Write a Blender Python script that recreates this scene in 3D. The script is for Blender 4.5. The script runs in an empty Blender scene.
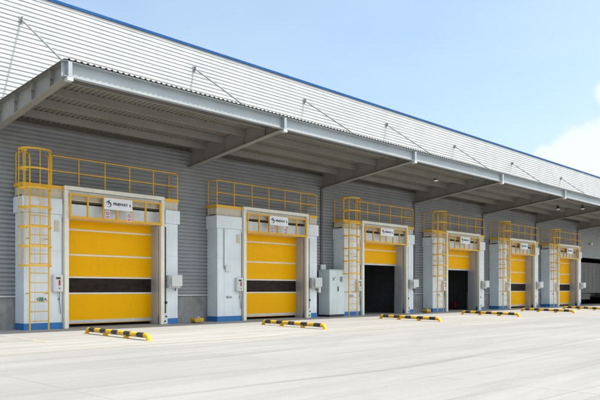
import bpy, math, random
from mathutils import Vector, Matrix
random.seed(7)
S = bpy.context.scene
COL = S.collection

# ------------------------------------------------------------------ camera model (used to place things at the distances read from the photo)
F, C, HC, YH = 665.0, 645.0, 1.334, 289.4
L2 = F * F + C * C
LL = L2 ** .5
def sx(x, q): return (q * L2 / (945 - x) - q * C) / F            # position along the wall
def zz(x, y, q): return HC + (YH - y) * q * LL / (F * (945 - x))   # height
def qg(x, y): return F * (945 - x) * HC / (LL * (y - YH))          # distance of a ground point
def px(s, q, z):
    cu = q * L2 / (s * F + q * C)
    return 945 - cu, YH - (z - HC) * F * cu / (q * LL)

P = 21.52       # front of the dock pillars
W = 22.20       # face of the cladding

# ------------------------------------------------------------------ materials
def new_mat(name):
    m = bpy.data.materials.new(name); m.use_nodes = True
    nt = m.node_tree
    return m, nt, nt.nodes['Principled BSDF']

def N(nt, typ, **kw):
    n = nt.nodes.new(typ)
    for k, v in kw.items():
        if k.startswith('i_'):
            n.inputs[k[2:].replace('_', ' ')].default_value = v
        else:
            setattr(n, k, v)
    return n

def mapped(nt, scale, space='pos'):
    if space == 'pos':
        g = N(nt, 'ShaderNodeNewGeometry'); out = g.outputs['Position']
    else:
        g = N(nt, 'ShaderNodeTexCoord'); out = g.outputs['Object']
    mp = N(nt, 'ShaderNodeMapping'); mp.inputs['Scale'].default_value = scale
    nt.links.new(out, mp.inputs['Vector'])
    return mp.outputs['Vector']

def noise(nt, scale3, sc=1, detail=4, rough=.55, dist=0, space='pos'):
    n = N(nt, 'ShaderNodeTexNoise'); n.inputs['Scale'].default_value = sc
    n.inputs['Detail'].default_value = detail; n.inputs['Roughness'].default_value = rough
    n.inputs['Distortion'].default_value = dist
    nt.links.new(mapped(nt, scale3, space), n.inputs['Vector'])
    return n.outputs['Fac']

def ramp(nt, fac, a, b, ca=(0, 0, 0, 1), cb=(1, 1, 1, 1)):
    r = N(nt, 'ShaderNodeValToRGB')
    r.color_ramp.elements[0].position = a; r.color_ramp.elements[0].color = ca
    r.color_ramp.elements[1].position = b; r.color_ramp.elements[1].color = cb
    nt.links.new(fac, r.inputs['Fac'])
    return r.outputs['Color']

def mixc(nt, fac, a, b, mode='MIX'):
    m = N(nt, 'ShaderNodeMix', data_type='RGBA', blend_type=mode)
    for sock, v in ((m.inputs[0], fac), (m.inputs[6], a), (m.inputs[7], b)):
        if hasattr(v, 'links'): nt.links.new(v, sock)
        else:
            sock.default_value = v if not isinstance(v, tuple) or len(v) == 4 else v + (1,)
    return m.outputs[2]

def math_n(nt, op, a, b=None, c=None):
    m = N(nt, 'ShaderNodeMath', operation=op)
    for i, v in enumerate((a, b, c)):
        if v is None: continue
        if hasattr(v, 'links'): nt.links.new(v, m.inputs[i])
        else: m.inputs[i].default_value = v
    return m.outputs[0]

def bump(nt, b, height, strength=.3, dist=.01):
    n = N(nt, 'ShaderNodeBump'); n.inputs['Strength'].default_value = strength; n.inputs['Distance'].default_value = dist
    nt.links.new(height, n.inputs['Height']); nt.links.new(n.outputs['Normal'], b.inputs['Normal'])

def paint(name, col, rough=.45, metal=0, dirt=.25, dcol=(.22, .19, .15), streak=(1.2, 1.2, .25), dsc=3, thr=(.5, .8), bmp=0, spec=.5):
    """painted or bare surface with soft large variation and streaky grime"""
    m, nt, b = new_mat(name)
    b.inputs['Roughness'].default_value = rough; b.inputs['Metallic'].default_value = metal
    b.inputs['Specular IOR Level'].default_value = spec
    g = ramp(nt, noise(nt, streak, dsc, 6, .65), thr[0], thr[1])
    f = math_n(nt, 'MULTIPLY', g, dirt)
    c = mixc(nt, f, col, dcol)
    v = ramp(nt, noise(nt, (1, 1, 1), 0.9, 3), .3, .7, (.9, .9, .9, 1), (1.06, 1.06, 1.06, 1))
    c = mixc(nt, 1.0, c, v, 'MULTIPLY')
    nt.links.new(c, b.inputs['Base Color'])
    r = ramp(nt, noise(nt, (1, 1, 1), 6, 4), .3, .7, (rough * .85,) * 3 + (1,), (min(1, rough * 1.25),) * 3 + (1,))
    nt.links.new(r, b.inputs['Roughness'])
    if bmp: bump(nt, b, noise(nt, (1, 1, 1), 40, 4), bmp, .004)
    return m

M = {}
M['clad_white'] = paint('white_cladding', (.50, .515, .525), .38, dirt=.16, dcol=(.45, .44, .42), streak=(2.5, 1, .12), dsc=1.5, thr=(.45, .8))
M['clad_grey'] = paint('grey_cladding', (.25, .262, .275), .42, dirt=.25, dcol=(.14, .135, .13), streak=(2.0, 1, .15), dsc=1.5)
M['blue'] = paint('blue_coping', (.006, .075, .25), .6, dirt=.1, spec=.15)
M['base_blue'] = paint('blue_skirting', (.015, .17, .46), .45, dirt=.35, dcol=(.2, .2, .2), dsc=6)
M['pillar'] = paint('white_panel', (.74, .79, .82), .32, dirt=.24, dcol=(.42, .40, .37), streak=(6, 6, .3), dsc=1.6, thr=(.48, .8))
M['concrete'] = paint('plinth_concrete', (.30, .30, .295), .85, dirt=.8, dcol=(.13, .13, .125), streak=(2.2, 2.2, .8), dsc=2, thr=(.38, .72), bmp=.4)
M['cream'] = paint('cream_paint', (.80, .77, .66), .4, dirt=.35, dcol=(.38, .28, .18), streak=(5, 5, .8), dsc=2)
M['beige'] = paint('rusty_beige', (.60, .54, .42), .6, dirt=.75, dcol=(.20, .12, .07), streak=(7, 7, .9), dsc=1.6, thr=(.52, .78))
M['rail'] = paint('yellow_rail_paint', (.84, .46, .012), .42, dirt=.3, dcol=(.40, .20, .04), streak=(3, 3, 3), dsc=4)
M['guard'] = paint('orange_yellow_paint', (.80, .42, .008), .45, dirt=.3, dcol=(.33, .16, .03), streak=(3, 3, 3), dsc=3)
M['strip'] = paint('pale_curtain_bar', (.76, .75, .72), .4, dirt=.2)
M['alu'] = paint('bare_aluminium', (.58, .59, .60), .38, metal=.35, dirt=.3, streak=(6, 6, .5), dsc=2)
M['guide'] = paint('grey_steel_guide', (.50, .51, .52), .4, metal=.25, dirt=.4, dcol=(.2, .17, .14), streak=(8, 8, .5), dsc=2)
M['black'] = paint('black_plastic', (.018, .018, .02), .4, dirt=.2, dcol=(.08, .07, .06))
M['conduit'] = paint('dark_conduit', (.10, .10, .11), .5, dirt=.2)
M['box'] = paint('pale_grey_box', (.62, .63, .62), .45, dirt=.25, dsc=8)
M['boxwhite'] = paint('white_box', (.72, .72, .70), .4, dirt=.2, dsc=8)
M['red'] = paint('red_plastic', (.40, .015, .015), .35, dirt=.1)
M['jackred'] = paint('worn_dark_red', (.14, .012, .012), .6, dirt=.3)
M['cab'] = paint('cabinet_paint', (.62, .68, .67), .42, dirt=.12, dcol=(.4, .4, .37))
M['steel'] = paint('canopy_steel', (.25, .242, .22), .45, metal=.1, dirt=.25, dcol=(.22, .2, .17), streak=(1, 1, 1), dsc=2)
M['fascia'] = paint('pale_fascia', (.33, .365, .385), .45, dirt=.35, dcol=(.33, .34, .34), streak=(1.2, 1, .6), dsc=2)
M['tip'] = paint('white_end_plate', (.52, .55, .57), .4, dirt=.15)
M['sheet'] = paint('canopy_sheet', (.20, .187, .16), .5, metal=.1, dirt=.35, dcol=(.2, .18, .15), streak=(1, .5, 1), dsc=1.5)
M['rod'] = paint('tie_rod_steel', (.30, .31, .32), .5, metal=.2, dirt=.2)
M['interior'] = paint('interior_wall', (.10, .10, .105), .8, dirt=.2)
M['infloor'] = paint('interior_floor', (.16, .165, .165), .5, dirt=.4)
M['truck'] = paint('dark_truck_side', (.085, .082, .078), .5, dirt=.4, dcol=(.08, .07, .06), streak=(1, 1, .3), dsc=2)
M['tyre'] = paint('tyre_rubber', (.02, .02, .02), .8, dirt=.4, dcol=(.07, .06, .05))
M['sign'] = paint('white_sign', (.82, .82, .84), .3, dirt=.06)
M['ink'] = paint('dark_blue_ink', (.03, .045, .08), .5, dirt=0)
M['inkgrey'] = paint('dark_grey_ink', (.16, .17, .18), .5, dirt=.3, dcol=(.4, .4, .4), dsc=12)
M['green'] = paint('green_ink', (.05, .42, .16), .5, dirt=.2, dcol=(.5, .6, .5), dsc=12)
M['magenta'] = paint('magenta_ink', (.38, .12, .27), .5, dirt=.1)
M['pink'] = paint('pink_placard', (.78, .62, .70), .4, dirt=.1)
M['stickyel'] = paint('yellow_sticker', (.8, .6, .05), .5, dirt=0)
M['lampshade'] = paint('lamp_housing', (.07, .07, .07), .5, dirt=.1)
M['lens'] = paint('lamp_diffuser', (.85, .85, .83), .3, dirt=.05)

# yellow PVC curtain: soft vertical creases
m, nt, b = new_mat('yellow_curtain'); M['curtain'] = m
c = mixc(nt, ramp(nt, noise(nt, (.6, 1, 1.6), 1.3, 5), .35, .7), (.93, .46, .0), (.90, .435, .0))
c = mixc(nt, math_n(nt, 'MULTIPLY', ramp(nt, noise(nt, (2.5, 1, .4), 2.5, 6, .7), .55, .8), .18), c, (.36, .2, .03))
nt.links.new(c, b.inputs['Base Color']); b.inputs['Roughness'].default_value = .42
b.inputs['Specular IOR Level'].default_value = .1
bump(nt, b, noise(nt, (1.2, 1, .5), 2.0, 4, .6), .6, .06)

# dark vision window
m, nt, b = new_mat('vision_window'); M['window'] = m
c = mixc(nt, ramp(nt, noise(nt, (1.5, 1, 4), 2, 5), .35, .7), (.018, .013, .011), (.04, .028, .022))
nt.links.new(c, b.inputs['Base Color']); b.inputs['Roughness'].default_value = .35; b.inputs['Specular IOR Level'].default_value = .08
bump(nt, b, noise(nt, (2, 1, .6), 2.5, 2), .3, .04)

# black and yellow bands along the pipe (local Y)
m, nt, b = new_mat('hazard_bands'); M['hazard'] = m
tc = N(nt, 'ShaderNodeTexCoord'); sp = N(nt, 'ShaderNodeSeparateXYZ'); nt.links.new(tc.outputs['Object'], sp.inputs[0])
t = math_n(nt, 'ADD', math_n(nt, 'DIVIDE', sp.outputs['Y'], .74), 10.25)
fr = math_n(nt, 'FRACT', t)
k = math_n(nt, 'LESS_THAN', fr, .5)
wear = ramp(nt, noise(nt, (1, 1, 1), 9, 6, .7), .50, .66)
yc = mixc(nt, math_n(nt, 'MULTIPLY', wear, .6), (.80, .47, .02), (.30, .17, .05))
kc = mixc(nt, math_n(nt, 'MULTIPLY', wear, .5), (.022, .022, .024), (.16, .14, .11))
nt.links.new(mixc(nt, k, yc, kc), b.inputs['Base Color']); b.inputs['Roughness'].default_value = .5
M['stop'] = paint('dull_yellow_rubber', (.55, .33, .03), .65, dirt=.8, dcol=(.12, .08, .04), streak=(1, 1, 1), dsc=7)
M['yellow'] = paint('worn_yellow_paint', (.78, .45, .02), .5, dirt=.6, dcol=(.26, .15, .05), streak=(1, 1, 1), dsc=9)

# concrete yard
m, nt, b = new_mat('yard_concrete'); M['ground'] = m
g0 = N(nt, 'ShaderNodeNewGeometry'); sp = N(nt, 'ShaderNodeSeparateXYZ'); nt.links.new(g0.outputs['Position'], sp.inputs[0])
X, Y = sp.outputs['X'], sp.outputs['Y']
lf = noise(nt, (.12, .22, 1), 1, 5, .6)
pad = N(nt, 'ShaderNodeMapRange', interpolation_type='SMOOTHSTEP'); pad.inputs['From Min'].default_value = 10.5; pad.inputs['From Max'].default_value = 15.5
nt.links.new(math_n(nt, 'ADD', Y, math_n(nt, 'MULTIPLY', math_n(nt, 'SUBTRACT', noise(nt, (.25, .25, 1), 1, 4), .5), 3)), pad.inputs['Value'])
road = mixc(nt, ramp(nt, lf, .3, .7), (.265, .262, .252), (.325, .32, .307))
apron = mixc(nt, ramp(nt, lf, .3, .7), (.305, .299, .283), (.37, .362, .343))
c = mixc(nt, pad.outputs[0], road, apron)
# slab to slab tone
def cellrand():
    v = N(nt, 'ShaderNodeCombineXYZ')
    nt.links.new(math_n(nt, 'FLOOR', math_n(nt, 'DIVIDE', math_n(nt, 'SUBTRACT', X, 4.2), 4.5)), v.inputs[0])
    nt.links.new(math_n(nt, 'FLOOR', math_n(nt, 'DIVIDE', math_n(nt, 'SUBTRACT', Y, 2.0), 6.0)), v.inputs[1])
    w = N(nt, 'ShaderNodeTexWhiteNoise', noise_dimensions='2D'); nt.links.new(v.outputs[0], w.inputs['Vector'])
    return w.outputs['Value']
c = mixc(nt, 1.0, c, ramp(nt, cellrand(), 0, 1, (.965, .965, .965, 1), (1.03, 1.03, 1.03, 1)), 'MULTIPLY')
# tyre sweeps: fine streaks along the doors, bending as the trucks turn
def streak(scale, bend, sc, lo, hi, k, col, c, seed):
    cb = N(nt, 'ShaderNodeCombineXYZ')
    yb_ = math_n(nt, 'ADD', Y, math_n(nt, 'MULTIPLY', noise(nt, (.045, .03, 1), 1, 2, .5, 0), bend))
    nt.links.new(X, cb.inputs[0]); nt.links.new(yb_, cb.inputs[1]); cb.inputs[2].default_value = seed
    mp_ = N(nt, 'ShaderNodeMapping'); mp_.inputs['Scale'].default_value = scale; nt.links.new(cb.outputs[0], mp_.inputs['Vector'])
    n_ = N(nt, 'ShaderNodeTexNoise'); n_.inputs['Scale'].default_value = sc; n_.inputs['Detail'].default_value = 7; n_.inputs['Roughness'].default_value = .62
    nt.links.new(mp_.outputs[0], n_.inputs['Vector'])
    return mixc(nt, math_n(nt, 'MULTIPLY', ramp(nt, n_.outputs['Fac'], lo, hi), k), c, col)
c = streak((.05, .6, 1), 5, 1, .44, .72, .38, (.205, .203, .196), c, 1.3)
c = streak((.10, 2.6, 1), 8, 1, .46, .70, .42, (.20, .198, .19), c, 7.7)
c = streak((.05, 6.5, 1), -6, 1, .53, .67, .6, (.15, .148, .142), c, 3.1)
c = streak((.9, .05, 1), 2, 1.2, .54, .74, .25, (.21, .207, .198), c, 5.2)
wv = N(nt, 'ShaderNodeTexWave', wave_type='RINGS', rings_direction='SPHERICAL'); wv.inputs['Scale'].default_value = .16
wv.inputs['Distortion'].default_value = 2.5; wv.inputs['Detail'].default_value = 2; wv.inputs['Detail Scale'].default_value = .5
mp = N(nt, 'ShaderNodeMapping'); mp.inputs['Location'].default_value = (-30, 14, 0); nt.links.new(g0.outputs['Position'], mp.inputs['Vector'])
nt.links.new(mp.outputs[0], wv.inputs['Vector'])
arcs = math_n(nt, 'MULTIPLY', ramp(nt, wv.outputs['Fac'], .93, 1.0), ramp(nt, noise(nt, (.15, .15, 1), 1, 3), .5, .7))
c = mixc(nt, math_n(nt, 'MULTIPLY', arcs, .15), c, (.17, .168, .162))
# blotches and grain
c = mixc(nt, math_n(nt, 'MULTIPLY', ramp(nt, noise(nt, (1, 1, 1), .9, 8, .7), .56, .75), .3), c, (.22, .212, .198))
c = mixc(nt, 1.0, c, ramp(nt, noise(nt, (1, 1, 1), 22, 8, .75), .3, .7, (.93, .93, .93, 1), (1.06, 1.06, 1.06, 1)), 'MULTIPLY')
spk = N(nt, 'ShaderNodeTexVoronoi'); spk.inputs['Scale'].default_value = 1.1
nt.links.new(mapped(nt, (1, 1, 1)), spk.inputs['Vector'])
c = mixc(nt, math_n(nt, 'MULTIPLY', math_n(nt, 'LESS_THAN', spk.outputs['Distance'], .028), .5), c, (.2, .19, .17))
# hairline cracks and a few oil spots
vc = N(nt, 'ShaderNodeTexVoronoi', feature='DISTANCE_TO_EDGE'); vc.inputs['Scale'].default_value = .11
vd = N(nt, 'ShaderNodeVectorMath', operation='ADD'); nz_ = N(nt, 'ShaderNodeTexNoise'); nz_.inputs['Scale'].default_value = .7; nz_.inputs['Detail'].default_value = 8
nt.links.new(g0.outputs['Position'], nz_.inputs['Vector'])
sc_ = N(nt, 'ShaderNodeVectorMath', operation='SCALE'); sc_.inputs['Scale'].default_value = 3.0; nt.links.new(nz_.outputs['Color'], sc_.inputs[0])
nt.links.new(g0.outputs['Position'], vd.inputs[0]); nt.links.new(sc_.outputs[0], vd.inputs[1]); nt.links.new(vd.outputs[0], vc.inputs['Vector'])
ck = math_n(nt, 'MULTIPLY', math_n(nt, 'LESS_THAN', vc.outputs['Distance'], .0012), ramp(nt, noise(nt, (.12, .12, 1), 1, 2), .5, .62))
c = mixc(nt, math_n(nt, 'MULTIPLY', ck, .55), c, (.16, .155, .145))
ov = N(nt, 'ShaderNodeTexVoronoi'); ov.inputs['Scale'].default_value = .33; nt.links.new(vd.outputs[0], ov.inputs['Vector'])
oil = math_n(nt, 'MULTIPLY', ramp(nt, ov.outputs['Distance'], .05, .16, (1, 1, 1, 1), (0, 0, 0, 1)), ramp(nt, noise(nt, (1, 1, 1), 1.2, 5), .45, .65))
c = mixc(nt, math_n(nt, 'MULTIPLY', oil, .35), c, (.16, .155, .145))
# joints between the slabs
def joint(axis, off, per, half):
    fr = math_n(nt, 'FRACT', math_n(nt, 'DIVIDE', math_n(nt, 'SUBTRACT', axis, off - per / 2), per))
    d = math_n(nt, 'MULTIPLY', math_n(nt, 'ABSOLUTE', math_n(nt, 'SUBTRACT', fr, .5)), per)
    return math_n(nt, 'LESS_THAN', d, half)
wob = math_n(nt, 'MULTIPLY', math_n(nt, 'SUBTRACT', noise(nt, (1, 1, 1), 3, 3), .5), .02)
Xw = math_n(nt, 'ADD', X, wob); Yw = math_n(nt, 'ADD', Y, wob)
jf = math_n(nt, 'MULTIPLY', ramp(nt, noise(nt, (1, 1, 1), .5, 3), .25, .6), .75)
jx = joint(Xw, 4.2, 4.5, .014)
jy = joint(Yw, 2.0, 6.0, .009)
c = mixc(nt, math_n(nt, 'MULTIPLY', jx, jf), c, (.19, .18, .165))
c = mixc(nt, math_n(nt, 'MULTIPLY', jy, math_n(nt, 'MULTIPLY', jf, .5)), c, (.22, .21, .19))
nt.links.new(c, b.inputs['Base Color'])
b.inputs['Roughness'].default_value = .85; b.inputs['Specular IOR Level'].default_value = .3
bump(nt, b, noise(nt, (1, 1, 1), 30, 8, .7), .25, .006)

# faded line paint
m, nt, b = new_mat('faded_line'); M['line'] = m
c = mixc(nt, ramp(nt, noise(nt, (1, 1, 1), 1.6, 8, .75), .38, .60), (.42, .365, .25), (.34, .33, .305))
nt.links.new(c, b.inputs['Base Color']); b.inputs['Roughness'].default_value = .8

# ------------------------------------------------------------------ mesh helpers
class MB:
    def __init__(s): s.v, s.f, s.sm = [], [], []
    def add(s, vs, fs, smooth=False):
        o = len(s.v); s.v += [tuple(p) for p in vs]
        for f in fs: s.f.append(tuple(i + o for i in f)); s.sm.append(smooth)
        return s
    def box(s, x0, x1, y0, y1, z0, z1):
        v = [(x0, y0, z0), (x1, y0, z0), (x1, y1, z0), (x0, y1, z0), (x0, y0, z1), (x1, y0, z1), (x1, y1, z1), (x0, y1, z1)]
        return s.add(v, [(3, 2, 1, 0), (4, 5, 6, 7), (0, 1, 5, 4), (1, 2, 6, 5), (2, 3, 7, 6), (3, 0, 4, 7)])
    def prism(s, prof, axis, a0, a1):
        """closed profile extruded along an axis ('x': prof=(y,z); 'y': prof=(x,z); 'z': prof=(x,y))"""
        def pt(p, a): return {'x': (a, p[0], p[1]), 'y': (p[0], a, p[1]), 'z': (p[0], p[1], a)}[axis]
        n = len(prof)
        v = [pt(p, a0) for p in prof] + [pt(p, a1) for p in prof]
        fs = [(i, (i + 1) % n, n + (i + 1) % n, n + i) for i in range(n)]
        return s.add(v, fs + [tuple(range(n - 1, -1, -1)), tuple(range(n, 2 * n))])
    def tube(s, pts, r, n=8, caps=True, closed=False):
        pts = [Vector(p) for p in pts]; m = len(pts); vs = []
        up = None
        for i, p in enumerate(pts):
            if closed: d = (pts[(i + 1) % m] - pts[i - 1]).normalized()
            else: d = (pts[min(i + 1, m - 1)] - pts[max(i - 1, 0)]).normalized()
            if up is None:
                a = Vector((0, 0, 1)) if abs(d.z) < .9 else Vector((1, 0, 0))
                up = (a - d * a.dot(d)).normalized()
            else: up = (up - d * up.dot(d)).normalized()
            w = d.cross(up)
            rr = r[i] if isinstance(r, (list, tuple)) else r
            for k in range(n):
                t = 2 * math.pi * k / n
                vs.append(p + up * (rr * math.cos(t)) + w * (rr * math.sin(t)))
        fs = []
        for i in range(m if closed else m - 1):
            j = (i + 1) % m
            for k in range(n):
                k2 = (k + 1) % n
                fs.append((i * n + k, i * n + k2, j * n + k2, j * n + k))
        s.add(vs, fs, True)
        if caps and not closed:
            s.add([vs[k] for k in range(n)], [tuple(range(n - 1, -1, -1))])
            s.add([vs[(m - 1) * n + k] for k in range(n)], [tuple(range(n))])
        return s
    def lathe(s, prof, n=24, cx=0, cy=0):
        vs = [(cx + r * math.cos(2 * math.pi * k / n), cy + r * math.sin(2 * math.pi * k / n), z) for r, z in prof for k in range(n)]
        fs = [(i * n + k, i * n + (k + 1) % n, (i + 1) * n + (k + 1) % n, (i + 1) * n + k) for i in range(len(prof) - 1) for k in range(n)]
        return s.add(vs, fs, True)
    def mesh(s, name, mat):
        me = bpy.data.meshes.new(name); me.from_pydata(s.v, [], s.f)
        for p, k in zip(me.polygons, s.sm): p.use_smooth = k
        me.materials.append(mat if not isinstance(mat, str) else M[mat]); me.update()
        return me

def link(name, me, parent=None, loc=(0, 0, 0), rot=None, bevel=0):
    o = bpy.data.objects.new(name, me); COL.objects.link(o)
    o.location = loc
    if rot: o.rotation_euler = rot
    if parent: o.parent = parent
    if bevel:
        bv = o.modifiers.new('bevel', 'BEVEL'); bv.width = bevel; bv.segments = 2; bv.limit_method = 'ANGLE'
    return o
def part(name, mb, mat, parent, bevel=0, loc=(0, 0, 0)):
    return link(name, mb.mesh(name, mat), parent, loc, None, bevel)
def tag(o, label, cat, group=None):
    o['label'] = label; o['category'] = cat
    if group: o['group'] = group
    return o
def thing(name, label, cat, loc=(0, 0, 0), rz=0, group=None):
    o = bpy.data.objects.new(name, None); COL.objects.link(o)
    o.empty_display_size = .3; o.location = loc; o.rotation_euler = (0, 0, rz)
    return tag(o, label, cat, group)
def struct(o): o['kind'] = 'structure'; return o
EXTRA = set()
def copy_tree(o, parent=None):
    c = o.copy(); COL.objects.link(c)
    if parent: c.parent = parent
    for ch in [x for x in o.children if x.name not in EXTRA]: copy_tree(ch, c)
    return c

def text_mesh(txt, size, mat, depth=.004, bold=0, squeeze=1):
    cu = bpy.data.curves.new('lettering', 'FONT'); cu.body = txt; cu.size = size
    cu.align_x = 'CENTER'; cu.align_y = 'CENTER'; cu.extrude = depth; cu.offset = bold
    o = bpy.data.objects.new('lettering_tmp', cu); COL.objects.link(o)
    dg = bpy.context.evaluated_depsgraph_get()
    me = bpy.data.meshes.new_from_object(o.evaluated_get(dg))
    bpy.data.objects.remove(o)
    me.materials.clear(); me.materials.append(M[mat])
    # stand the letters up, facing -Y
    me.transform(Matrix.Rotation(math.pi / 2, 4, 'X') @ Matrix.Scale(squeeze, 4, (1, 0, 0)))
    return me

# ------------------------------------------------------------------ ground
gb = MB(); R = 700
gb.add([(-R, -R, 0), (R, -R, 0), (R, R, 0), (-R, R, 0)], [(0, 1, 2, 3)])
struct(link('ground', gb.mesh('ground', 'ground')))
def line(x0, y0, x1, y1, w):
    a = Vector((sx(x0, qg(x0, y0)), qg(x0, y0), .004)); b_ = Vector((sx(x1, qg(x1, y1)), qg(x1, y1), .004))
    d = (b_ - a).normalized(); n = Vector((-d.y, d.x, 0)) * w / 2
    o = MB().add([a - n, b_ - n, b_ + n, a + n], [(0, 1, 2, 3)])
    struct(link('painted_line', o.mesh('painted_line', 'line')))
def seg(x0, y0, x1, y1, w):
    a = Vector((x0, y0, .004)); b_ = Vector((x1, y1, .004)); d = (b_ - a).normalized(); n = Vector((-d.y, d.x, 0)) * w / 2
    struct(link('painted_line', MB().add([a - n, b_ - n, b_ + n, a + n], [(0, 1, 2, 3)]).mesh('painted_line', 'line')))
line(-12, 333.6, 50, 342.8, .12)
seg(-10, 13.8, 70, 13.55, .11)

# ------------------------------------------------------------------ warehouse
BAYS = [9.277 + 8.02 * k for k in range(6)]
BEAMS = [8.40 + 8.0 * k for k in range(9)]
X0, X1 = -30.0, 112.0
ZT = 11.38; ZJ = 6.98
wh = thing('warehouse', 'long warehouse with white ribbed upper wall, grey lower wall and blue roof edge', 'warehouse', (X0, W, 0))
def wp(name, mb, mat): return part(name, mb, mat, wh, loc=(-X0, -W, 0))
PITCH, GR, DEP = .147, .046, .030
def ribbed(mb, xa, xb, za, zb, GR=GR, DEP=DEP):
    """cladding sheet with horizontal grooves, plus its hidden back"""
    prof = []
    k = math.floor(za / PITCH) - 1
    zs = []
    while k * PITCH < zb + PITCH:
        z = k * PITCH
        zs += [(z, 0), (z + PITCH - GR, 0), (z + PITCH - GR + .008, DEP), (z + PITCH - .008, DEP)]
        k += 1
    def at(z):
        for (a, da), (b2, db) in zip(zs, zs[1:]):
            if a <= z <= b2: return da + (db - da) * (z - a) / max(1e-6, b2 - a)
        return 0
    pts = [(za, at(za))] + [p for p in zs if za + 1e-4 < p[0] < zb - 1e-4] + [(zb, at(zb))]
    prof = [(W + d, z) for z, d in pts]
    n = len(prof)
    vs = [(xa, y, z) for y, z in prof] + [(xb, y, z) for y, z in prof]
    mb.add(vs, [(i, n + i, n + i + 1, i + 1) for i in range(n - 1)])
    mb.box(xa, xb, W + .06, W + .16, za, zb)
OPEN = [(s + 1.22, s + 5.52, 3.95) for s in BAYS] + [(56.95, 64.2, 4.05)]
up = MB(); ribbed(up, X0, X1, ZJ, ZT); wp('upper_wall', up, 'clad_white')
lo = MB(); ribbed(lo, X0, X1, 4.05, ZJ, .058, .044)
edge = X0
for a, bb, h in OPEN:
    ribbed(lo, edge, a, 1.12, 4.05, .058, .044); edge = bb
    if h < 4.05: ribbed(lo, a, bb, h, 4.05, .058, .044)
ribbed(lo, edge, X1, 1.12, 4.05, .058, .044)
wp('lower_wall', lo, 'clad_grey')
edge = X0
for a, bb, h in OPEN + [(X1, 0, 0)]:
    wp('plinth', MB().box(edge, a, W + .04, W + .3, 0, 1.10), 'concrete')
    wp('drip_flashing', MB().prism([(W - .035, 1.075), (W - .028, 1.075), (W - .028, 1.112), (W + .05, 1.112), (W + .05, 1.118), (W - .035, 1.118)], 'x', edge, a), 'alu')
    edge = bb
cp = MB(); cp.prism([(W - .045, ZT - .085), (W - .03, ZT - .085), (W - .03, ZT - .012), (W + .4, ZT + .03), (W + .4, ZT + .055), (W - .045, ZT + .008)], 'x', X0, X1)
wp('roof_edge', cp, 'blue')
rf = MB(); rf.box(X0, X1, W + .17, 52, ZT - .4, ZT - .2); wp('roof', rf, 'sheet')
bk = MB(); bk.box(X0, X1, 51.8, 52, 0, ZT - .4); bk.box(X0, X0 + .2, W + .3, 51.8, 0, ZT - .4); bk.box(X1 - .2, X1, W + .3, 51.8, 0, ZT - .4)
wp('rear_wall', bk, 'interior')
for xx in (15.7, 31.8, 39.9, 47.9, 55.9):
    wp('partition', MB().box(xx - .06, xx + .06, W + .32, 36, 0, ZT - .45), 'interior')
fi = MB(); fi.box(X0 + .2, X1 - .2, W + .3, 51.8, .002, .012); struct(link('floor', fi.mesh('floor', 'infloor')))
for bx in BEAMS[2:7]:
    cb = MB(); cb.box(bx - .07, bx + .07, W - .05, W - .003, 1.125, 6.3)
    wp('wall_column', cb, 'conduit')

# ------------------------------------------------------------------ canopy
CX0, CX1 = 8.22, 72.7
QF = 16.62                 # outer face of the fascia
def roofz(q): return 7.40 - .062 * (q - QF)
can = thing('canopy', 'long grey steel canopy with pale edge beam above the loading doors', 'canopy', (CX0, W, 0))
def cpart(name, mb, mat, parent=None): return part(name, mb, mat, parent or can, loc=(-CX0, -W, 0) if parent is None else (0, 0, 0))
sh = MB(); ya, yb = QF - .03, W - .01
prof = []; x = CX0
while x < CX1:
    prof += [(x, 0), (x + .10, 0), (x + .12, .034), (x + .16, .034), ]; x += .18
prof.append((x, 0)); n = len(prof)
for dz, flip in ((0, 0), (.006, 1)):
    vs = [(p, ya, roofz(ya) + h + dz) for p, h in prof] + [(p, yb, roofz(yb) + h + dz) for p, h in prof]
    sh.add(vs, [(i, i + 1, n + i + 1, n + i) if flip else (i + 1, i, n + i, n + i + 1) for i in range(n - 1)])
sh.add([(p, ya, roofz(ya) + h + dz) for dz in (0, .006) for p, h in prof], [(i, i + 1, n + i + 1, n + i) for i in range(n - 1)])
cpart('roof_sheet', sh, 'sheet')
fa = MB(); zf0, zf1 = 6.96, 7.385
fa.box(CX0, CX1, QF + .135, QF + .152, zf0 + .016, zf1 - .016)
fa.box(CX0, CX1, QF, QF + .16, zf0, zf0 + .016); fa.box(CX0, CX1, QF, QF + .16, zf1 - .016, zf1)
cpart('fascia', fa, 'fascia')
for q in (17.55, 18.72, 19.9, 21.08):
    zt = roofz(q) - .004; pr = MB()
    pr.prism([(q - .04, zt - .24), (q + .04, zt - .24), (q + .04, zt - .215), (q + .028, zt - .215), (q + .028, zt - .228), (q - .026, zt - .228), (q - .026, zt - .012), (q + .04, zt - .012 - .004), (q + .04, zt - .005), (q - .04, zt)], 'x', CX0 + .03, CX1 - .03)
    cpart('purlin', pr, 'steel')
gut = MB(); gut.prism([(W - .012, 6.90), (W - .012, roofz(W) + .12), (W - .02, roofz(W) + .12), (W - .02, 6.91), (W - .2, 6.91), (W - .2, 6.90)], 'x', CX0, CX1)
cpart('wall_flashing', gut, 'sheet')
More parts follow.
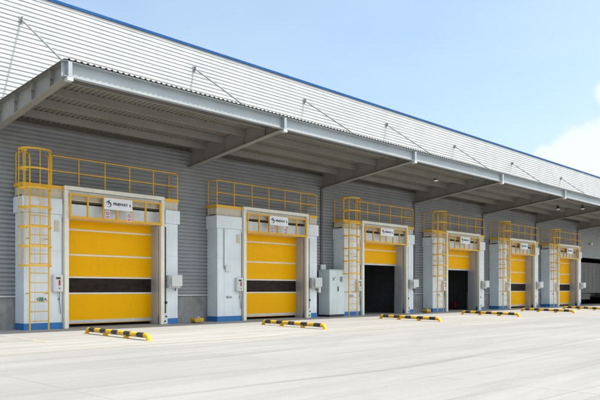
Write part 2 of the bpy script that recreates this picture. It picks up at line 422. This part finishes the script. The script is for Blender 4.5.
def beam_mesh():
    w = MB(); qa, qb = QF + .165, W - .02
    def top(q): return roofz(q) - .25
    tq = lambda q: roofz(q) - .006 if q < 16.8 else roofz(q) - .006
    zb = lambda q: 6.955 - (q - QF) * .118
    def slab(x0, x1, za0, za1, zb0, zb1, q0=qa, q1=qb):
        v = [(x0, q0, za0), (x1, q0, za0), (x1, q1, za1), (x0, q1, za1), (x0, q0, zb0), (x1, q0, zb0), (x1, q1, zb1), (x0, q1, zb1)]
        w.add(v, [(3, 2, 1, 0), (4, 5, 6, 7), (0, 1, 5, 4), (1, 2, 6, 5), (2, 3, 7, 6), (3, 0, 4, 7)])
    slab(-.012, .012, zb(qa) + .016, zb(qb) + .016, tq(qa) - .016, tq(qb) - .016)     # web
    slab(-.12, .12, zb(qa), zb(qb), zb(qa) + .016, zb(qb) + .016)                     # lower flange
    slab(-.10, .10, tq(qa) - .016, tq(qb) - .016, tq(qa) - .001, tq(qb) - .001)       # upper flange
    for q in (17.55, 18.72, 19.9, 21.08):
        for sgn in (-1, 1):
            xa, xb = sorted((sgn * .012, sgn * .095))
            w.box(xa, xb, q + .05, q + .062, zb(q) + .012, tq(q) - .017)
    return w.mesh('beam', 'steel')
bm_ = beam_mesh()
tipm = MB().box(-.055, .055, QF - .012, QF + .13, 6.955, 7.366).mesh('end_plate', 'fascia')
capm = MB().box(-.085, .085, QF - .016, QF + .15, 6.86, 6.952).mesh('end_cap', 'tip')
for bx in BEAMS:
    o = link('beam', bm_, can, (bx - CX0, -W, 0))
    link('end_plate', tipm, o); link('end_cap', capm, o)
# tie rods: each from a bracket on the upper wall down to the canopy roof
ANC = [(21, 20, 61, 58.5), (194, 69, 243, 104), (304, 101, 357, 135.5), (386, 125, 437, 157.5), (454, 146.5, 500, 176), (511.5, 163.5, 553, 190), (560.5, 178.5, 598, 202)]
for xa, ya_, xb, yb_ in ANC:
    a = Vector((sx(xa, W), W - .06, zz(xa, ya_, W)))
    best = None
    for i in range(600):
        s_ = a.x - 4 + i * .015
        X_, Y_ = px(s_, 17.7, roofz(17.7) + .02)
        e = abs((Y_ - ya_) * (xb - xa) - (X_ - xa) * (yb_ - ya_))
        if best is None or e < best[0]: best = (e, s_)
    bpt = Vector((best[1], 17.7, roofz(17.7) - .02))
    r = MB().tube([a, bpt], .032, 8)
    o = cpart('tie_rod', r, 'rod')
    br = MB(); br.box(a.x - .07, a.x + .07, W - .018, W - .002, a.z - .11, a.z + .11); br.box(a.x - .012, a.x + .012, W - .15, W - .018, a.z - .09, a.z + .09)
    cpart('bracket', br, 'rod', o)
    lg = MB(); lg.box(bpt.x - .012, bpt.x + .012, bpt.y - .08, bpt.y + .08, bpt.z, bpt.z + .16)
    cpart('lug', lg, 'rod', o)

# lamps under the canopy
for (lx, lq, lab) in ((sx(436, 18.93), 18.93, 'round pendant lamp under the canopy, alone in its bay, nearest of the three'),
                      (sx(558, 19.5), 19.5, 'round pendant lamp under the canopy, left one of the far pair'),
                      (sx(582.5, 18.2), 18.2, 'round pendant lamp under the canopy, right one of the far pair')):
    t = thing('pendant_lamp', lab, 'lamp', (lx, lq, 6.98), 0, 'lamps hanging under the canopy')
    part('housing', MB().lathe([(.0, .24), (.05, .24), (.06, .15), (.11, .11), (.14, .02), (.14, .0)], 20), 'lampshade', t)
    part('diffuser', MB().lathe([(.134, .006), (.12, -.02), (.07, -.045), (.0, -.05)], 20), 'lens', t)
    part('stem', MB().tube([(0, 0, .235), (0, 0, roofz(lq) - 6.98)], .014, 6), 'lampshade', t)

# ------------------------------------------------------------------ loading bays
BT = ['nearest bay at far left', 'second bay, without ladder', 'third bay, right of grey cabinet',
      'fourth bay from left', 'fifth bay from left', 'last bay, beside dark truck']
D0 = P   # local y = world y - P ; local x = world x - s0

def proto_portal(root):
    wy = W - P - .004
    def pil(x0, x1):
        p = MB().box(x0, x1, 0, wy, .215, 3.86)
        p.box(x0 - .0, x1, -.0, wy, 3.862, 3.866)
        return part('pillar', p, 'pillar', root, .012)
    a = pil(0, 1.30)
    part('capital', MB().box(-.07, 1.30, -.05, wy, 3.868, 4.39), 'pillar', a, .012)
    part('skirting', MB().box(-.006, 1.306, -.006, wy, 0, .212), 'base_blue', a)
    # panel seams
    part('seam', MB().box(.36, .372, -.004, -.0005, .22, 3.85).box(.002, 1.298, -.004, -.0005, 2.62, 2.63), 'alu', a)
    part('plate', MB().box(1.03, 1.2, -.02, -.001, 3.28, 3.66), 'beige', a)
    b_ = pil(5.45, 6.045)
    part('capital', MB().box(5.45, 6.12, -.05, wy, 3.868, 4.39), 'pillar', b_, .012)
    part('skirting', MB().box(5.444, 6.051, -.006, wy, 0, .212), 'base_blue', b_)
    part('seam', MB().box(5.452, 6.043, -.004, -.0005, 2.62, 2.63), 'alu', b_)
    li = MB().box(1.305, 5.445, .2, wy, 3.79, 4.30)
    part('lintel', li, 'pillar', root, .01)
    for xs_ in (2.2, 3.2, 4.2): part('seam', MB().box(xs_, xs_ + .01, .196, .1995, 3.8, 4.29), 'alu', root)
    bm = MB()
    bm.box(-.03, 6.07, .03, .09, 4.395, 4.72); bm.box(-.03, 6.07, .56, .62, 4.395, 4.72)
    for x in (-.03, 1.0, 2.0, 3.0, 4.0, 5.0, 5.95): bm.box(x, x + .08, .092, .558, 4.45, 4.715)
    bm.box(-.03, 6.07, .0, .028, 4.66, 4.72); bm.box(-.03, 6.07, .0, .028, 4.395, 4.43)
    part('platform_beam', bm, 'beige', root)
    part('platform_deck', MB().box(-.05, 6.08, -.01, .66, 4.724, 4.77), 'rail', root)
    part('toe_board', MB().box(-.05, 6.08, -.016, -.0105, 4.735, 4.835).box(-.055, -.0505, -.016, .66, 4.735, 4.835).box(6.0805, 6.085, -.016, .66, 4.735, 4.835), 'rail', root)

def tube_part(name, pts, r, mat, root, n=6): return part(name, MB().tube(pts, r, n), mat, root)

def proto_railing(root, ladder):
    zt, zm, z0 = 5.85, 5.34, 4.772
    r = .021
    xs = ([.95] if ladder else [.0, .93]) + [1.93, 2.93, 3.93, 4.95, 6.05]
    for x in xs: tube_part('post', [(x, .025, z0), (x, .025, zt - r)], r, 'rail', root)
    for x in (0.0, 6.05): tube_part('post', [(x, .60, z0), (x, .60, zt - r)], r, 'rail', root)
    if ladder: tube_part('post', [(0, .025, z0), (0, .025, zt - r)], r, 'rail', root)
    x0 = .95 if ladder else 0
    for z in (zt, zm):
        tube_part('rail', [(x0, .025, z), (6.05, .025, z)], r * .95, 'rail', root)
        tube_part('rail', [(6.05, .05, z), (6.05, .62, z)], r * .95, 'rail', root)
        tube_part('rail', [(0, .05, z), (0, .62, z)], r * .95, 'rail', root)

def proto_ladder(root):
    y = -.28; xa, xb = .075, .705; r = .026
    for x in (xa, xb):
        sgn = 1 if x == xb else -1
        pts = [(x, y, 0), (x, y, 5.55), (x, y + .03, 5.68), (x, y + .1, 5.76), (x, y + .2, 5.80), (x, -.03, 5.80)]
        part('stile', MB().tube(pts, r, 8), 'rail', root)
    z = .3
    while z < 4.8:
        tube_part('rung', [(xa + .02, y, z), (xb - .02, y, z)], .014, 'rail', root); z += .313
    for zb in (1.2, 3.0):
        for x in (xa, xb): tube_part('standoff', [(x, y + .02, zb), (x, -.002, zb)], .016, 'rail', root)
    # cage: hoops bulge around the climber, bars tie them together
    cx, hw = .24, .52
    pts = []
    for i in range(17):
        t = math.pi * i / 16
        pts.append((cx - hw * math.cos(t) * (1 if True else 1), y + .04 - .44 * math.sin(t) ** .8, 0))
    pts = [(xa, y + .03, 0)] + pts if False else pts
    back = [(cx + hw, y + .10, 0), (xb, y + .10, 0)]
    for k in range(7):
        zz_ = 2.10 + .625 * k
        h = MB()
        path = [(px_, py_, zz_) for px_, py_, _ in [(xa - .03, y + .12, 0), (cx - hw + .03, y + .12, 0)] + pts + [(xb + .03, y + .10, 0)]]
        for p0, p1 in zip(path, path[1:]): pass
        # flat band
        vs = []
        for p in path: vs += [(p[0], p[1], zz_ - .028), (p[0], p[1], zz_ + .028)]
        cxy = Vector((cx, y, 0))
        vo = []
        for p in path:
            d = Vector((p[0] - cx, p[1] - y, 0)); d = d.normalized() * .008
            vo += [(p[0] + d.x, p[1] + d.y, zz_ - .028), (p[0] + d.x, p[1] + d.y, zz_ + .028)]
        nn = len(path)
        h.add(vs + vo, [(2 * i, 2 * i + 1, 2 * i + 3, 2 * i + 2) for i in range(nn - 1)] +
              [(2 * nn + 2 * i, 2 * nn + 2 * i + 2, 2 * nn + 2 * i + 3, 2 * nn + 2 * i + 1) for i in range(nn - 1)] +
              [(2 * i + 1, 2 * nn + 2 * i + 1, 2 * nn + 2 * i + 3, 2 * i + 3) for i in range(nn - 1)] +
              [(2 * i, 2 * i + 2, 2 * nn + 2 * i + 2, 2 * nn + 2 * i) for i in range(nn - 1)])
        part('hoop', h, 'rail', root)
    for i in (0, 3, 8, 13, 16):
        p = pts[i]
        d = Vector((p[0] - cx, p[1] - y - .02, 0)).normalized() * -.014
        part('cage_bar', MB().tube([(p[0] + d.x, p[1] + d.y, 2.08), (p[0] + d.x, p[1] + d.y, 5.87)], .015, 6), 'rail', root)

def proto_door(root, zbot):
    """zbot None: closed"""
    yc = W - P - .06
    fr = MB()
    fr.box(1.335, 1.49, -.13, -.006, 0, 4.716); fr.box(5.195, 5.35, -.13, -.006, 0, 4.716)
    fr.box(1.335, 5.35, -.13, -.02, 4.72, 4.862)
    f = part('frame', fr, 'cream', root, .008)
    part('beam_shadow_strip', MB().box(1.5, 5.18, -.06, -.022, 4.62, 4.712), 'guide', f)  # strip standing in for the shadow gap under the top beam
    for x0, x1 in ((1.31, 1.55), (5.235, 5.44)):
        g = MB().box(x0, x1, .22, yc + .1, .0, 3.78)
        gp = part('guide', g, 'guide', root, .01)
        gx = x1 - .02 if x0 < 2 else x0 + .02
        part('guide_rib', MB().box(min(gx, gx) - .012, gx + .012, .19, .2195, 0, 3.77).box((x0 + x1) / 2 - .01, (x0 + x1) / 2 + .01, .205, .2195, 0, 3.77), 'alu', gp)
    zb = .10 if zbot is None else zbot
    cu = MB(); nx = 24; nz = 30
    cu.box(1.4, 5.40, yc, yc + .02, zb, 3.788)
    ct = part('curtain', cu, 'curtain', root)
    def strip(z0, z1, mat='strip', nm='stripe', dy=.014): part(nm, MB().box(1.41, 5.39, yc - dy, yc - .001, z0, z1), mat, ct)
    strip(3.42, 3.475)
    if zbot is None:
        strip(2.53, 2.585); strip(1.735, 1.79); strip(1.165, 1.22)
        strip(1.222, 1.733, 'window', 'vision_window', .006)
        strip(.13, .24, 'alu', 'bottom_bar', .03)
    else:
        strip(zb - .06, zb + .03, 'alu', 'bottom_bar', .03)
    # motor housing behind the guard frame
    part('roller_housing', MB().box(1.56, 5.05, .26, .60, 3.80 - .0, 3.80 + .01), 'guide', root)

def proto_guard(root):
    y0, y1 = -.20, -.14
    g = MB()
    part('rail', MB().box(1.49, 5.20, y0, y1, 4.555, 4.61), 'guard', root)
    part('rail', MB().box(1.49, 5.20, y0, y1, 3.755, 3.845), 'guard', root)
    for x in (1.52, 2.16, 2.76, 3.29, 3.89, 4.48, 5.14):
        w = .045 if x == 5.14 else .028
        part('upright', MB().box(x - w, x + w, y0 + .006, y1 - .006, 3.846, 4.554), 'guard', root)
    part('shelf_plate', MB().box(1.50, 5.19, y1 + .001, y1 + .05, 3.757, 3.80), 'guard', root)

def proto_sign(root):
    part('board', MB().box(-.565, .565, -.02, 0, -.205, .205), 'sign', root)
    # emblem: a hooked swoosh with a dot
    e = MB(); pts = []
    for i in range(15):
        t = math.radians(150 - i * 20.5); pts.append((-.40 + .085 * math.cos(t) * 1.15, -.024, -.03 + .085 * math.sin(t)))
    e.tube(pts, [.004 + .017 * math.sin(math.pi * min(1, i / 14 + .12)) for i in range(15)], 6)
    e.tube([(-.46, -.024, .05), (-.40, -.024, .085), (-.33, -.024, .125)], [.016, .02, .006], 6)
    e.tube([(-.42, -.024, -.03), (-.36, -.024, .01)], .014, 6)
    part('emblem', e, 'ink', root)
    link('lettering', text_mesh('PINEWAY', .135, 'ink', .002, .006, 1.0), root, (.08, -.022, .0))
    link('lettering', text_mesh('R', .115, 'ink', .002, .005), root, (.475, -.022, -.01))

def proto_placard(root, dark=False):
    part('board', MB().box(-.095, .095, -.012, 0, -.15, .15), 'pink', root)
    d = MB()
    pts = [(.055 * math.cos(i * math.pi / 8), -.0135, .05 + .055 * math.sin(i * math.pi / 8)) for i in range(16)]
    d.tube(pts, .012, 4, closed=True)
    d.tube([(-.04, -.0135, .09), (.04, -.0135, .01)], .009, 4)
    d.box(-.075, .075, -.015, -.0125, -.085, -.055); d.box(-.06, .06, -.015, -.0125, -.125, -.10)
    part('symbol', d, 'magenta', root)

def proto_ctrl(root):
    part('case', MB().box(-.165, .165, -.16, 0, -.285, .285), 'boxwhite', root, .02)
    part('cover', MB().box(-.13, .13, -.172, -.161, -.24, .24), 'box', root, .006)
    part('display', MB().box(-.09, .06, -.185, -.173, .14, .20), 'black', root)
    part('switch', MB().box(.0, .05, -.20, -.173, -.07, .11), 'red', root, .01)
    part('keyhole', MB().box(.01, .05, -.18, -.173, -.19, -.15), 'black', root)
    part('cable', MB().tube([(.08, -.05, -.29), (.085, -.05, -.6), (.12, -.05, -.95), (.13, -.05, -1.03)], .012, 6), 'conduit', root)

def proto_isolator(root):
    part('case', MB().box(-.27, .27, -.20, 0, -.245, .245), 'box', root, .02)
    part('lid', MB().box(-.24, .24, -.215, -.201, -.215, .215), 'box', root, .008)
    part('dial', MB().lathe([(.0, .03), (.05, .03), (.06, .0)], 16), 'black', root).rotation_euler = (math.pi / 2, 0, 0)
    root.children[-1].location = (-.05, -.215, .04)
    part('latch', MB().box(.18, .21, -.23, -.2155, -.1, -.02), 'black', root)
    part('gland', MB().tube([(.1, -.1, -.25), (.1, -.1, -.36)], .025, 8), 'conduit', root)
    part('conduit', MB().tube([(-.315, -.035, -1.55), (-.315, -.035, 2.1)], .03, 6).tube([(-.27, -.06, .05), (-.315, -.035, .05)], .014, 6), 'conduit', root)

def proto_sensor(root):
    part('case', MB().box(-.07, .07, -.13, -.005, .02, .42), 'boxwhite', root, .015)
    part('lens', MB().lathe([(.0, .02), (.035, .02), (.04, .0)], 12), 'black', root).rotation_euler = (math.pi / 2, 0, 0)
    root.children[-1].location = (0, -.13, .30)
    part('lens', MB().lathe([(.0, .02), (.03, .02), (.034, .0)], 12), 'black', root).rotation_euler = (math.pi / 2, 0, 0)
    root.children[-1].location = (-.05, -.13, .12)
    part('bracket', MB().box(-.1, .1, -.14, -.004, 0, .018), 'guide', root)
    part('eye', MB().box(.01, .08, -.09, -.005, .78, .88).tube([(.045, -.03, .42), (.045, -.03, .779)], .01, 6), 'black', root)

def make_things(k, protos):
    s0 = BAYS[k]; ladder = k != 1; raised = {2: 2.70, 3: 2.60}.get(k)
    bt = BT[k]
    def put(kind, build, name, label, cat, group, loc):
        if kind not in protos:
            r = thing(name, label, cat, loc, 0, group); build(r); protos[kind] = r
        else:
            r = copy_tree(protos[kind]); r.location = loc; tag(r, label, cat, group)
        return r
    o = (s0, P, 0)
    pr = put('portal', proto_portal, 'dock_portal', 'white panelled door surround with blue skirting, ' + bt, 'door surround', 'white surrounds round the loading doors', o)
    put('rail%d' % ladder, lambda r: proto_railing(r, ladder), 'guard_railing', 'yellow guard railing round the platform on top of the ' + bt, 'railing', 'yellow railings above the loading doors', o)
    if ladder: put('ladder', proto_ladder, 'caged_ladder', 'yellow caged access ladder standing at the ' + bt, 'ladder', 'caged ladders beside the loading doors', o)
    st = 'half-raised yellow roll-up door over a dark opening, ' if raised else 'closed yellow roll-up door with dark window strip, '
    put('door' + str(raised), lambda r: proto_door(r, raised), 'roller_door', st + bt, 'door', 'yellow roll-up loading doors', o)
    put('guard', proto_guard, 'header_frame', 'yellow header frame of bars above the door of the ' + bt, 'guard frame', 'yellow frames above the doors', o)
    put('sign', proto_sign, 'sign', 'small white sign on the yellow header frame of the ' + bt, 'sign', 'white signs above the doors', (s0 + 3.325, P - .202, 4.375))
    if k < 2:
        put('plac', proto_placard, 'placard', 'pink warning placard under the left end of the sign, ' + bt, 'placard', 'pink placards below the signs', (s0 + 2.90, P - .202, 3.98))
        put('plac', proto_placard, 'placard', 'pink warning placard under the right end of the sign, ' + bt, 'placard', 'pink placards below the signs', (s0 + 3.76, P - .202, 3.95))
    put('ctrl', proto_ctrl, 'control_box', 'white control box with red switch on the left pillar, ' + bt, 'control box', 'control boxes on the left pillars', (s0 + 1.105, P - .003, 1.54))
    put('iso', proto_isolator, 'isolator_box', 'grey electrical box on the right pillar, ' + bt, 'electrical box', 'grey boxes on the right pillars', (s0 + 5.77, P - .003, 1.63))
    put('sensor', proto_sensor, 'door_sensor', 'small white sensor at the foot of the right post, ' + bt, 'sensor', 'sensors at the door posts', (s0 + 5.415, P - .01, 0))
    # stencilled marks on the left pillar
    tx = ['E出A', 'BDA', 'ROA', 'BOA', 'BOA', 'BOA'][k]
    ex = [link('lettering', text_mesh(tx, .135, 'inkgrey', .001, .004, 1.2), pr, (.60 if k != 1 else .62, -.0045, 1.0)),
          link('lettering', text_mesh('4' if k == 0 else '1', .15, 'inkgrey', .001, .006), pr, (1.19, -.0045, 1.0))]
    if k == 0:
        ex.append(part('green_mark', MB().box(.50, .66, -.0035, -.001, .925, 1.075), 'green', pr))
    EXTRA.update(x.name for x in ex)
    return pr
protos = {}
for k in range(6): make_things(k, protos)

# small box and conduit on the second bay's left pillar
t = thing('junction_box', 'small pale box and conduit on the left pillar of the second bay', 'junction box', (BAYS[1] + .53, P, 2.2))
part('case', MB().box(-.14, .14, -.09, -.002, -.12, .12), 'boxwhite', t, .012)
part('conduit', MB().tube([(-.2, -.03, 2.15), (-.2, -.03, .02), (-.14, -.03, .0)], .012, 6), 'conduit', t)

# ------------------------------------------------------------------ striped wheel guides on the yard
def bar_thing(a, b_, label):
    a, b_ = Vector(a), Vector(b_); d = b_ - a; Ln = d.length
    root = thing('wheel_guide', label, 'wheel guide', (a + b_) / 2, math.atan2(-d.x, d.y), 'black and yellow wheel guides on the yard')
    h = Ln / 2; r = .068; zc = .128; R_ = .11
    pts = [(0, -h, .004), (0, -h, zc - R_)]
    pts += [(0, -h + R_ * (1 - math.cos(t)), zc - R_ + R_ * math.sin(t)) for t in (math.pi / 8, math.pi / 4, 3 * math.pi / 8, math.pi / 2)]
    pts += [(0, h - R_ * (1 - math.cos(t)), zc - R_ + R_ * math.sin(t)) for t in (math.pi / 2, 3 * math.pi / 8, math.pi / 4, math.pi / 8)]
    pts += [(0, h, zc - R_), (0, h, .004)]
    part('pipe', MB().tube(pts, r, 16), 'hazard', root)
    for yy in (-Ln * .17, Ln * .17):
        part('foot', MB().box(-.07, .07, yy - .06, yy + .06, .012, .09).box(-.09, .09, yy - .09, yy + .09, 0, .012), 'yellow', root, .005)
    for yy in (-h, h):
        part('base_plate', MB().box(-.095, .095, yy - .095, yy + .095, 0, .01), 'yellow', root)
BARPX = [(87.5, 18.6, 149, 14.85), (263.5, 18.5, 325, 14.85), (381, 18.5, 440, 14.85), (462.5, 18.6, 519, 14.9), (522, 18.6, 574, 14.9), (564, 18.6, 611, 14.9)]
BL = ['nearest striped wheel guide bar, in front of the leftmost door', 'striped wheel guide bar in front of the second door, the one without ladder',
      'striped wheel guide bar in front of the first half-raised door', 'striped wheel guide bar in front of the second half-raised door',
      'striped wheel guide bar in front of the fifth door', 'farthest striped wheel guide bar, running out of the right edge']
for (xa, qa, xb, qb), lb in zip(BARPX, BL):
    bar_thing((sx(xb, qb), qb, 0), (sx(xa, qa), qa, 0), lb)

# squat yellow stops beside the pillars
for k, lb in ((1, 'squat yellow rubber stop by the wall, left of the second bay'), (3, 'squat yellow rubber stop by the wall, left of the fourth bay')):
    xc = BAYS[k] - 1.22 if k == 1 else BAYS[k] - 1.0
    t = thing('rubber_stop', lb, 'wheel stop', (xc, 21.28, 0), 0, 'yellow stops by the wall')
    prof = [(-.17, .02), (-.215, .08), (-.235, .15), (-.20, .205), (.20, .205), (.235, .15), (.215, .08), (.17, .02)]
    part('body', MB().prism(prof, 'y', -.17, .17), 'stop', t, .06)
    part('pad', MB().box(-.19, .19, -.14, .14, 0, .019), 'black', t)
    part('bolt', MB().lathe([(.05, .216), (.045, .25), (.0, .25)], 10, .06, 0), 'guide', t)

# ------------------------------------------------------------------ electrical cabinet between bays two and three
t = thing('electrical_cabinet', 'tall pale grey-green two-door electrical cabinet between the second and third bays', 'electrical cabinet', (24.03, 21.32, 0))
cw, cd = 1.12, .72
part('plinth', MB().box(.03, cw - .03, .03, cd - .03, 0, .10), 'black', t)
part('body', MB().box(0, cw, .022, cd, .10, 2.27), 'cab', t, .01)
part('roof_cap', MB().box(-.015, cw + .015, -.01, cd, 2.272, 2.30), 'cab', t, .006)
for i, (xa, xb) in enumerate(((.008, cw / 2 - .004), (cw / 2 + .004, cw - .008))):
    dr = part('door', MB().box(xa, xb, 0, .0205, .12, 2.25), 'cab', t, .004)
    if i == 1:
        part('handle', MB().box(xa + .03, xa + .075, -.035, -.001, 1.24, 1.48), 'black', dr, .006)
        em = MB(); cx_ = (xa + xb) / 2 + .02; zc = 1.83
        for kx in (-1, 0, 1): em.box(cx_ + kx * .075 - .022, cx_ + kx * .075 + .022, -.006, -.0005, zc - .13, zc + .11)
        em.box(cx_ - .11, cx_ + .11, -.008, -.0065, zc + .07, zc + .115); em.box(cx_ - .11, cx_ + .11, -.008, -.0065, zc - .06, zc - .02)
        part('emblem', em, 'inkgrey', dr)
    else:
        cx_ = (xa + xb) / 2 + .02; zc = 1.85
        em = MB().tube([(cx_ - .09, -.004, zc + .07), (cx_ + .07, -.004, zc - .08)], .016, 4).tube([(cx_ - .09, -.006, zc - .09), (cx_ + .11, -.006, zc + .07)], .018, 4)
        part('emblem', em, 'inkgrey', dr)
        part('warning_sticker', MB().add([(xb - .09, -.003, 1.56), (xb - .01, -.003, 1.56), (xb - .05, -.003, 1.64)], [(0, 1, 2)]), 'stickyel', dr)
t = thing('junction_box', 'small white box on the wall just above the electrical cabinet', 'junction box', (sx(323, 22.1), W - .03, zz(323, 267.5, 22.1)))
part('case', MB().box(-.17, .17, -.12, 0, -.14, .14), 'boxwhite', t, .012)
part('cover', MB().box(-.14, .14, -.13, -.121, -.11, .11), 'boxwhite', t, .004)
t = thing('switch_box', 'narrow pale switch box beside the right pillar of the second bay', 'switch box', (BAYS[1] + 6.13, P - .03, 1.42))
part('case', MB().box(-.06, .06, -.1, .02, -.24, .24), 'boxwhite', t, .012)
part('cable', MB().tube([(0, -.03, .24), (-.02, -.03, .36), (-.1, -.04, .42)], .018, 6), 'conduit', t)

# small fixture on the far wall
t = thing('wall_fixture', 'small pale fixture on the grey wall above the dark truck bay', 'fixture', (sx(590, W), W, zz(590, 244, W)))
part('case', MB().box(-.12, .12, -.2, -.03, -.09, .09), 'boxwhite', t, .02)
part('arm', MB().box(-.03, .03, -.029, .0, -.03, .03), 'box', t)

# ------------------------------------------------------------------ truck standing in the open bay, and a pallet jack
t = thing('truck', 'dark grey box truck standing inside the open bay at the right edge', 'truck', (55.2, 22.75, 0))
part('cargo_body', MB().box(0, 8.2, 0, 2.4, 1.02, 3.7), 'truck', t, .03)
rb = MB()
for i in range(9): rb.box(.3 + i * .95, .34 + i * .95, -.012, -.001, 1.08, 3.62)
rb.box(.05, 8.15, -.03, -.001, 1.02, 1.07); rb.box(.05, 8.15, -.03, -.001, 3.63, 3.69)
part('side_rib', rb, 'truck', t)
part('chassis', MB().box(.2, 10.2, .5, .7, .72, 1.0).box(.2, 10.2, 1.7, 1.9, .72, 1.0).box(3.2, 5.6, .06, .1, .45, .95), 'black', t)
part('cab', MB().prism([(8.35, .6), (10.4, .6), (10.45, 1.6), (10.2, 2.9), (8.35, 3.0)], 'y', .05, 2.35), 'truck', t, .05)
for wx in (1.6, 2.75, 9.4):
    for wy in (.18, 2.2):
        w = part('wheel', MB().lathe([(.2, -.13), (.44, -.14), (.49, -.10), (.49, .10), (.44, .14), (.2, .13), (0, .1)], 28), 'tyre', t)
        w.location = (wx, wy, .49); w.rotation_euler = (math.pi / 2, 0, 0)
        part('rim', MB().lathe([(.0, .145), (.08, .15), (.1, .11), (.24, .12), (.27, .142), (.30, .139)], 20), 'guide', w)
jx = sx(455.5, 23.4)
t = thing('pallet_jack', 'small red pallet jack just inside the fourth bay', 'pallet jack', (jx, 23.4, .012))
part('body', MB().box(-.2, .2, -.1, .12, .10, .52), 'jackred', t, .03)
part('fork', MB().box(-.26, -.10, .12, 1.2, .07, .13), 'jackred', t, .01); part('fork', MB().box(.10, .26, .12, 1.2, .07, .13), 'jackred', t, .01)
part('handle', MB().tube([(0, -.05, .6), (0, -.22, 1.1), (-.12, -.25, 1.2), (.12, -.25, 1.2), (0, -.22, 1.1)], .02, 8), 'black', t)
part('wheel', MB().box(-.08, .08, -.11, .07, 0, .16), 'tyre', t, .03)

# ------------------------------------------------------------------ camera
cam = bpy.data.cameras.new('camera'); co = bpy.data.objects.new('camera', cam); COL.objects.link(co)
co.location = (0, 0, HC); co.rotation_euler = (math.pi / 2, 0, -math.atan2(F, C))
cam.sensor_width = 36; cam.lens = 36 * F / 600; cam.shift_y = (YH - 200) / 600
cam.clip_start = .1; cam.clip_end = 3000
S.camera = co

# ------------------------------------------------------------------ light
ldir = Vector((-.27, .50, -1)).normalized()
sun = bpy.data.lights.new('sun', 'SUN'); sun.energy = 3.0; sun.angle = math.radians(.5); sun.color = (1, .955, .89)
so = bpy.data.objects.new('sun', sun); COL.objects.link(so); so.rotation_euler = (-ldir).to_track_quat('Z', 'Y').to_euler()
so.location = (0, 0, 40)
w = bpy.data.worlds.new('World'); S.world = w; w.use_nodes = True
nt = w.node_tree; bg = nt.nodes['Background']
sky = nt.nodes.new('ShaderNodeTexSky'); sky.sky_type = 'NISHITA'; sky.sun_disc = False
sky.sun_elevation = math.asin(-ldir.z); sky.sun_rotation = math.atan2(-ldir.x, -ldir.y)
sky.air_density = 1.0; sky.dust_density = 4.0; sky.ozone_density = 1.0
# clouds low in the sky, from noise over the view direction
tc = N(nt, 'ShaderNodeTexCoord')
def pixdir(x, y):
    r = Vector((C / LL, -F / LL, 0)); f = Vector((F / LL, C / LL, 0))
    return (f * F + r * (x - 300) + Vector((0, 0, 1)) * (YH - y)).normalized()
def blob(x, y, inner, outer):
    d = N(nt, 'ShaderNodeVectorMath', operation='DISTANCE'); d.inputs[1].default_value = pixdir(x, y)
    nt.links.new(tc.outputs['Generated'], d.inputs[0])
    mr = N(nt, 'ShaderNodeMapRange', interpolation_type='SMOOTHSTEP'); mr.inputs['From Min'].default_value = outer; mr.inputs['From Max'].default_value = inner
    nt.links.new(d.outputs['Value'], mr.inputs['Value'])
    return mr.outputs[0]
mpn = N(nt, 'ShaderNodeMapping'); mpn.inputs['Scale'].default_value = (1, 1, 1.7); nt.links.new(tc.outputs['Generated'], mpn.inputs['Vector'])
nz = N(nt, 'ShaderNodeTexNoise'); nz.inputs['Scale'].default_value = 22; nz.inputs['Detail'].default_value = 9; nz.inputs['Roughness'].default_value = .56
nt.links.new(mpn.outputs[0], nz.inputs['Vector'])
bl = blob(606, 168, .028, .098)
for bx_ in ((574, 152, .012, .056), (546, 163, .006, .042), (612, 92, .004, .040), (640, 140, .03, .09)):
    bl = math_n(nt, 'MAXIMUM', bl, blob(*bx_))
dens = math_n(nt, 'ADD', math_n(nt, 'MULTIPLY', bl, .9), math_n(nt, 'MULTIPLY', nz.outputs['Fac'], .75))
cm = N(nt, 'ShaderNodeMapRange', interpolation_type='SMOOTHSTEP'); cm.inputs['From Min'].default_value = .66; cm.inputs['From Max'].default_value = 1.15
nt.links.new(dens, cm.inputs['Value'])
tint = mixc(nt, 1.0, sky.outputs[0], (1.04, 1.10, 1.04, 1), 'MULTIPLY')
nz2 = N(nt, 'ShaderNodeTexNoise'); nz2.inputs['Scale'].default_value = 3.5; nz2.inputs['Detail'].default_value = 6
mp2 = N(nt, 'ShaderNodeMapping'); mp2.inputs['Scale'].default_value = (1, 1, 3); nt.links.new(tc.outputs['Generated'], mp2.inputs['Vector']); nt.links.new(mp2.outputs[0], nz2.inputs['Vector'])
vf = N(nt, 'ShaderNodeMapRange'); vf.inputs['From Min'].default_value = .3; vf.inputs['From Max'].default_value = .7; vf.inputs['To Min'].default_value = .02; vf.inputs['To Max'].default_value = .16
nt.links.new(nz2.outputs['Fac'], vf.inputs['Value'])
veil = mixc(nt, vf.outputs[0], tint, (3.9, 4.05, 4.1, 1))
cl = mixc(nt, math_n(nt, 'MULTIPLY', cm.outputs[0], .60), veil, (4.15, 4.05, 3.95, 1))
nt.links.new(cl, bg.inputs['Color']); bg.inputs['Strength'].default_value = .15

S.view_settings.view_transform = 'Standard'; S.view_settings.look = 'None'
S.view_settings.exposure = .83; S.view_settings.gamma = 1.0; S.view_settings.use_curve_mapping = False
S.render.engine = 'CYCLES'
S.cycles.max_bounces = 8; S.cycles.diffuse_bounces = 5; S.cycles.use_denoising = True
